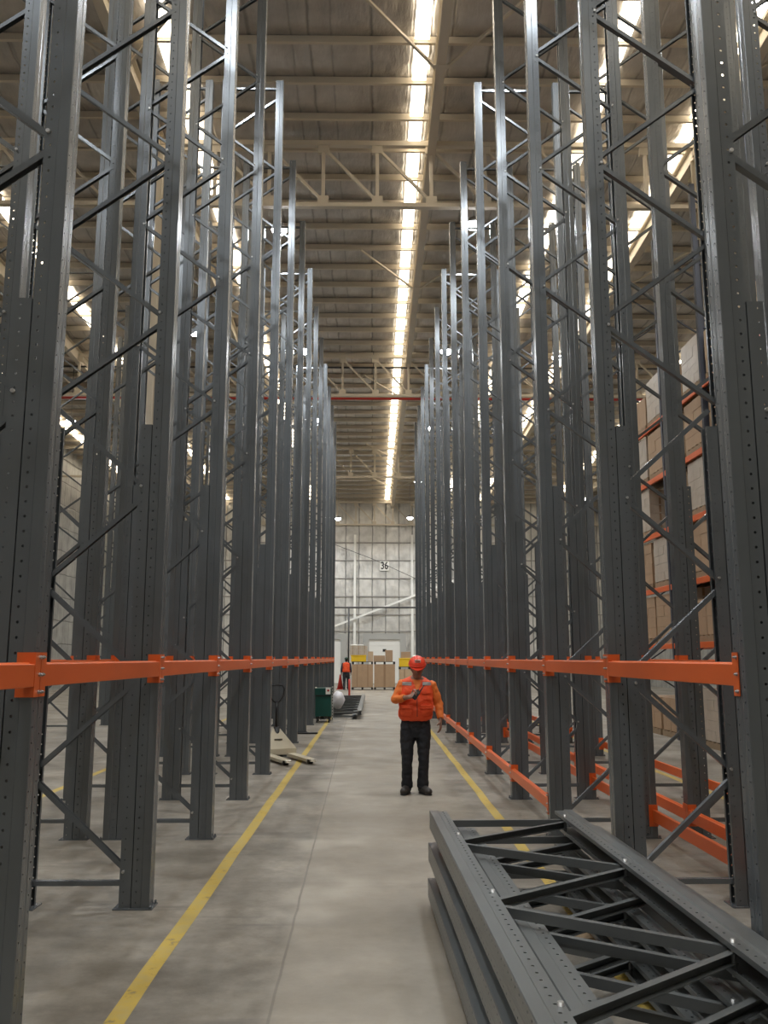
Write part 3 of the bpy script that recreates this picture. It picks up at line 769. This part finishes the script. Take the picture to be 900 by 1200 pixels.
def head(b, c, tilt, s=1.0):
    M = Matrix.Rotation(tilt, 3, 'X'); c = Vector(c)
    def q(p): return c + M @ (Vector(p) * s)
    b.ell(c, (.076 * s, .098 * s, .115 * s), 20, 14, M=M)
    b.ell(q((0, -.03, -.06)), (.058 * s, .065 * s, .062 * s), 16, 10, M=M)                 # jaw
    b.tube([q((0, -.090, .018)), q((0, -.116, -.020)), q((0, -.098, -.032))], [.011, .018, .013], 8)      # nose
    b.ell(q((0, -.094, -.058)), (.027, .013, .0075), 10, 6, M=M); b.ell(q((0, -.092, -.074)), (.024, .013, .0085), 10, 6, M=M); b.ell(q((0, -.086, -.102)), (.022, .014, .014), 10, 6, M=M)   # lips
    for x in (-.03, .03):
        b.ell(q((x, -.088, .008)), (.013, .008, .008), 10, 6, M=M)
        b.tube([q((x * .4, -.100, .03)), q((x * 1.6, -.087, .03))], .010, 6)
    for x in (-1, 1): b.ell(q((x * .077, .005, -.01)), (.012, .022, .032), 10, 8, M=M)
    return q, M

def mkperson(name, label, loc, rotz, J, vest_c, shirt_c, trouser_c, helmet_c, detail=True, vox=.007):
    P = thing(name, label, 'person', loc, rotz)
    b = MB()
    # body: one continuous surface
    b.tube([J['hip'], J['waist'], J['chest'], J['shl'], J['neck']], [(.15, .10), (.15, .105), (.165, .11), (.13, .09), (.055, .06)], 20, flat=(1, 0, 0))
    b.tube([J['neck'] - Vector((0, 0, .04)), J['neck'], J['head'] - Vector((0, -.02, .03))], [.062, .057, .054], 14)
    q, HM = head(b, J['head'], J['tilt'])
    for s_ in ('R', 'L'):
        b.tube([J['sh' + s_], J['el' + s_], J['wr' + s_]], [.052, .042, .028], 12)
        b.ell(J['sh' + s_], (.058, .058, .058), 12, 8)
        b.tube([J['hp' + s_], J['kn' + s_], J['an' + s_], J['an' + s_] + Vector((0, 0, -.05))], [.085, .055, .04, .04], 12)
        b.tube([J['an' + s_] + Vector((0, .02, -.04)), J['an' + s_] + Matrix.Rotation(J.get('toe' + s_, 0.0), 3, 'Z') @ Vector((0, -.11, -.055))], [.032, .026], 10)
        hd = J['hand' + s_]; hand(b, J['wr' + s_], *hd)
    remeshed('body', b, vox, SKIN, P, smooth_it=1)
    bo_ = P.children[0]
    for x in (-.031, .031):
        ey = MB().ell(q((x, -.0925, .010)), (.012, .008, .0075), 12, 8, M=HM).obj('eye', WHITE, bo_)
        MB().ell(q((x, -.0995, .006)), (.005, .003, .005), 10, 6, M=HM).obj('pupil', BLACK, ey)
    hr = MB(); hr.ell(q((0, .022, .005)), (.081, .088, .105), 20, 12, M=HM); hr.ell(q((0, .05, -.055)), (.062, .045, .045), 14, 8, M=HM)
    hr.obj('hair', mat('dark_hair', (.015, .012, .010), .7), P)
    # trousers
    t = MB()
    t.tube([J['hip'] + Vector((0, 0, -.17)), J['hip'], J['hip'] + Vector((0, 0, .10))], [(.15, .10), (.188, .128), (.18, .128)], 20, flat=(1, 0, 0))
    for s_ in ('R', 'L'):
        k, a = J['kn' + s_], J['an' + s_]; hp = J['hp' + s_]
        t.tube([hp + Vector((0, 0, .02)), hp.lerp(k, .35), k + Vector((0, 0, .05)), k - Vector((0, 0, .08)), k.lerp(a, .7), a + Vector((0, .01, -.02))],
               [(.10, .115), (.098, .108), (.080, .088), (.068, .08), (.068, .075), (.076, .085)], 18, flat=(1, 0, 0))
    remeshed('trousers', t, vox + .001, trouser_c, P, .009, 12)
    # shirt: torso core, collar and sleeves
    sh_ = MB()
    sh_.tube([J['waist'] + Vector((0, 0, -.09)), J['chest'], J['shl'] + Vector((0, 0, .0)), J['neck'] + Vector((0, 0, -.035))], [(.19, .13), (.18, .128), (.13, .10), (.068, .07)], 20, flat=(1, 0, 0))
    for s_ in ('R', 'L'):
        s0, e, w = J['sh' + s_], J['el' + s_], J['wr' + s_]; m0 = s0.lerp(e, .5); c1 = e.lerp(w, .45); w1 = e.lerp(w, .88 if s_ == 'R' else .92)
        if s_ == 'R' and detail: w1 = e.lerp(w, .62); c1 = e.lerp(w, .35)
        sh_.ell(s0, (.060, .064, .062), 14, 10)
        sh_.tube([s0, m0, e, c1, w1], [.060, .061, .058, .052, .045], 16)
        sh_.ell(e, (.062, .062, .062), 12, 8)
    remeshed('shirt', sh_, vox + .001, shirt_c, P, .009, 11)
    # vest: open V neck cut by the collar, hem at the hips
    v = MB(); hip, wa, ch, sl, nk = J['hip'], J['waist'], J['chest'], J['shl'], J['neck']
    v.tube([hip + Vector((0, 0, .055)), hip + Vector((0, -.005, .09)), wa + Vector((0, -.012, 0)), wa.lerp(ch, .5) + Vector((0, -.01, 0)), ch + Vector((0, 0, .03)), sl + Vector((0, 0, .0)), sl.lerp(nk, .55)],
           [(.208, .150), (.222, .165), (.222, .172), (.222, .162), (.218, .152), (.200, .122), (.115, .09)], 26, flat=(1, 0, 0))
    V = remeshed('vest', v, vox + .002, vest_c, P, .011, 9)
    # helmet
    H = MB(); c = q((0, .0, .052))
    H.ell(c, (.112, .138, .105), 26, 12, M=HM, z0=-.05)
    H.tube([q((0, .0, .047)), q((0, .0, .062))], [(.116, .143), (.115, .142)], 26, flat=(1, 0, 0))
    for dx in (-.035, 0, .035): H.tube([q((dx, -.09,   .128 - abs(dx) * .3)), q((dx, 0, .160 - abs(dx) * .3)), q((dx, .09, .128 - abs(dx) * .3))], .011, 8)
    vis = []
    for i in range(9):
        a = -PI * .5 + (i - 4) * .28; vis.append((.118 * math.cos(a), .142 * math.sin(a)))
    for i in reversed(range(9)):
        a = -PI * .5 + (i - 4) * .28; f = 1 + .36 * math.cos((i - 4) * .28 * 1.25) ** 2; vis.append((.114 * math.cos(a), .142 * math.sin(a) * f))
    HMM = Matrix.Translation(q((0, 0, .047))) @ HM.to_4x4() @ Matrix.Rotation(.12, 4, 'X')
    H.prism(vis, -.004, .006, M=HMM)
    he = H.obj('helmet', helmet_c, P)
    # boots
    for s_ in ('R', 'L'):
        a = J['an' + s_]; an = J.get('toe' + s_, 0.0); B = MB(); R_ = Matrix.Rotation(an, 3, 'Z')
        z0 = a.z
        def r(p): return Vector((a.x, a.y, 0)) + R_ @ Vector(p)
        B.tube([r((0, .02, z0 + .09)), r((0, .02, z0)), r((0, .015, .05))], [.058, .056, .052], 14)
        B.tube([r((0, .08, .048)), r((0, .05, .056)), r((0, -.04, .062)), r((0, -.12, .050)), r((0, -.175, .042)), r((0, -.195, .036))], [(.03, .03), (.046, .054), (.05, .055), (.053, .047), (.046, .04), (.025, .024)], 16, flat=tuple(R_ @ Vector((1, 0, 0))))
        bo = remeshed('boot', B, .006, mat('boot_leather', (.035, .030, .026), .5), P, .002, 30)
        so_ = MB(); so_.tube([r((0, .075, .010)), r((0, .03, .010)), r((0, -.06, .010)), r((0, -.14, .010)), r((0, -.198, .010))], [(.028, .010), (.047, .010), (.050, .010), (.054, .010), (.03, .010)], 14, flat=tuple(R_ @ Vector((1, 0, 0))))
        so_.obj('boot_sole', BLACK, bo)
    return P, q, HM, V, he

VEST = mat('orange_vest', (.80, .085, .018), .7, var=(8, .08), bump=(30, .3))
SHIRT = mat('orange_shirt', (.74, .18, .03), .75, var=(8, .08), bump=(30, .3))
TROU = mat('black_trousers', (.011, .012, .016), .75, bump=(25, .4))
HELM = mat('red_helmet', (.74, .055, .022), .3)
REFL = mat('reflective_tape', (.36, .34, .32), .4, .2)
V3 = Vector
J = dict(hip=V3((.0, 0, .87)), waist=V3((.005, -.02, 1.05)), chest=V3((.012, -.01, 1.26)), shl=V3((.018, 0, 1.41)), neck=V3((.02, -.02, 1.475)),
         head=V3((.022, -.075, 1.572)), tilt=math.radians(17),
         shR=V3((-.175, .0, 1.365)), elR=V3((-.255, -.06, 1.175)), wrR=V3((-.085, -.285, 1.215)),
         shL=V3((.215, .0, 1.355)), elL=V3((.302, .03, 1.11)), wrL=V3((.318, -.06, .915)),
         hpR=V3((-.095, 0, .84)), knR=V3((-.112, -.035, .47)), anR=V3((-.112, .02, .10)),
         hpL=V3((.095, 0, .84)), knL=V3((.100, -.035, .47)), anL=V3((.088, .0, .10)), toeR=-.30, toeL=.42,
         handR=((.62, -.35, .28), (-.35, -.5, .5), (-.2, -.3, .9), (.75, .85, .6)), handL=((0, -.15, -1), (-.9, .3, 0), (-.2, -1, 0), (.3, .35, .3)))
man, q, HM, VO, HE = mkperson('person', 'person in orange vest and red helmet looking down at a handheld radio', (.55, 11.49, 0), 0, J, VEST, SHIRT, TROU, HELM)
# details on the vest: pockets, tape, zip, V neck shirt front
def surf(x, z, off=.0):
    """front surface of the vest at x, z (local)"""
    ds = sorted(((v.co.x - x) ** 2 + (v.co.z - z) ** 2, v.co.y) for v in FRONT)[:8]
    return sum(d[1] for d in ds) / len(ds) - off
FRONT = [v for v in VO.data.vertices if v.co.y < -.02]
def patch(name, x0, x1, z0, z1, th, m, nx=6, nz=6, parent=VO):
    b = MB(); g = []
    for j in range(nz + 1):
        for i in range(nx + 1):
            x = x0 + (x1 - x0) * i / nx; z = z0 + (z1 - z0) * j / nz; g.append((x, surf(x, z), z))
    n = len(g)
    vs = [(x, y + .012, z) for x, y, z in g] + [(x, y - th, z) for x, y, z in g]
    fs = []
    W = nx + 1
    for j in range(nz):
        for i in range(nx):
            a = j * W + i; fs.append((a, a + 1, a + W + 1, a + W)); fs.append((n + a, n + a + W, n + a + W + 1, n + a + 1))
    for i in range(nx): fs.append((i, n + i, n + i + 1, i + 1)); k = nz * W + i; fs.append((k, k + 1, n + k + 1, n + k))
    for j in range(nz): a = j * W; fs.append((a, a + W, n + a + W, n + a)); a = j * W + nx; fs.append((a, n + a, n + a + W, a + W))
    b.add(vs, fs); return b.obj(name, m, parent, .002)
for x0, x1 in ((-.150, -.055), (.085, .185)):
    patch('chest_pocket', x0, x1, 1.175, 1.275, .016, VEST); patch('pocket_flap', x0 - .008, x1 + .008, 1.250, 1.292, .034, VEST)
for x0, x1 in ((-.185, -.055), (.065, .195)):
    patch('lower_pocket', x0, x1, .975, 1.085, .020, VEST); patch('pocket_flap', x0 - .008, x1 + .008, 1.065, 1.110, .040, VEST)
patch('zip', .008, .018, .965, 1.29, .006, mat('dark_zip', (.25, .04, .02), .5), 1, 12)
patch('reflective_strip', -.175, -.055, 1.352, 1.395, .006, REFL, 8, 3); patch('reflective_strip', .085, .20, 1.352, 1.395, .006, REFL, 8, 3)
b = MB(); g = []
for j in range(9):
    z = 1.265 + .165 * j / 8; hw = .006 + .052 * j / 8
    for i in range(5): x = .018 + hw * (i - 2) / 2; g.append((x, surf(x, z) - .012, z))
n = len(g); fs = []
for j in range(8):
    for i in range(4):
        a = j * 5 + i; fs += [(a, a + 1, a + 6, a + 5), (n + a, n + a + 5, n + a + 6, n + a + 1)]
for j in range(8): a = j * 5; fs += [(a, a + 5, n + a + 5, n + a), (a + 4, n + a + 4, n + a + 9, a + 9)]
for i in range(4): fs += [(i, n + i, n + i + 1, i + 1), (40 + i, 41 + i, n + 41 + i, n + 40 + i)]
b.add(g + [(x, y + .03, z) for x, y, z in g], fs)
b.obj('shirt_front', SHIRT, VO)
bd = MB(); bd.box(-.036, .036, -.142, -.134, .070, .108, M=Matrix.Translation(q((0, 0, .0))) @ HM.to_4x4() @ Matrix.Rotation(-.2, 4, 'X') @ Matrix.Translation((0, -.012, .012)))
ba = bd.obj('helmet_badge', mat('grey_badge', (.50, .46, .40), .5), HE, .004)
bb = MB()
for z in (.079, .095): bb.box(-.026, .026, -.145, -.1415, z, z + .007, M=Matrix.Translation(q((0, 0, .0))) @ HM.to_4x4() @ Matrix.Rotation(-.2, 4, 'X') @ Matrix.Translation((0, -.012, .012)))
bb.obj('badge_marks', RED, ba)
# the radio he holds
rd = thing('two_way_radio', 'small black two way radio held in the right hand', 'radio', (.55 - .012, 11.49 - .348, 1.232))
RMx = Matrix.Rotation(math.radians(35), 4, 'Y') @ Matrix.Rotation(math.radians(-15), 4, 'X')
MB().box(-.028, .028, -.018, .018, -.05, .075, M=RMx).obj('radio_body', BLACK, rd, .006)
MB().cyl(RMx @ V3((.016, 0, .07)), RMx @ V3((.016, 0, .175)), .009, .006, 10).obj('antenna', BLACK, rd)
MB().cyl(RMx @ V3((-.014, 0, .072)), RMx @ V3((-.014, 0, .09)), .008, n=10).obj('knob', BLACK, rd)
MB().box(-.018, .018, -.0205, -.018, .03, .06, M=RMx).obj('display', mat('grey_display', (.10, .11, .10), .2), rd)

J2 = dict(hip=V3((0, 0, .87)), waist=V3((0, 0, 1.05)), chest=V3((0, 0, 1.26)), shl=V3((0, .01, 1.41)), neck=V3((0, -.01, 1.475)), head=V3((0, -.03, 1.585)), tilt=math.radians(8),
          shR=V3((-.195, 0, 1.385)), elR=V3((-.245, .02, 1.11)), wrR=V3((-.25, -.05, .90)), shL=V3((.195, 0, 1.385)), elL=V3((.245, .05, 1.11)), wrL=V3((.25, .0, .90)),
          hpR=V3((-.09, 0, .84)), knR=V3((-.10, -.08, .47)), anR=V3((-.10, -.06, .10)), hpL=V3((.09, 0, .84)), knL=V3((.10, .02, .47)), anL=V3((.10, .12, .10)),
          handR=((0, -.15, -1), (.9, .3, 0), (.2, -1, 0), (.3, .35, .3)), handL=((0, -.15, -1), (-.9, .3, 0), (-.2, -1, 0), (.3, .35, .3)))
mkperson('person', 'person in orange vest and dark sleeves walking away at the aisle end', (-1.45, 48.2, 0), PI - .15, J2, VEST, mat('navy_shirt', (.02, .022, .035), .8), TROU, mat('dark_green_helmet', (.012, .05, .03), .4), False, .012)

# ------------------------------------------------------------------ world and colour
w = bpy.data.worlds.new('world'); S.world = w; w.use_nodes = True
w.node_tree.nodes['Background'].inputs[0].default_value = (.9, .9, 1, 1); w.node_tree.nodes['Background'].inputs[1].default_value = .1
S.view_settings.view_transform = 'Standard'; S.view_settings.look = 'None'; S.view_settings.gamma = 1; S.view_settings.use_curve_mapping = False
S.view_settings.exposure = 0.1
S.cycles.use_denoising = True; S.cycles.max_bounces = 6; S.cycles.diffuse_bounces = 4; S.cycles.glossy_bounces = 3; S.cycles.sample_clamp_indirect = 6
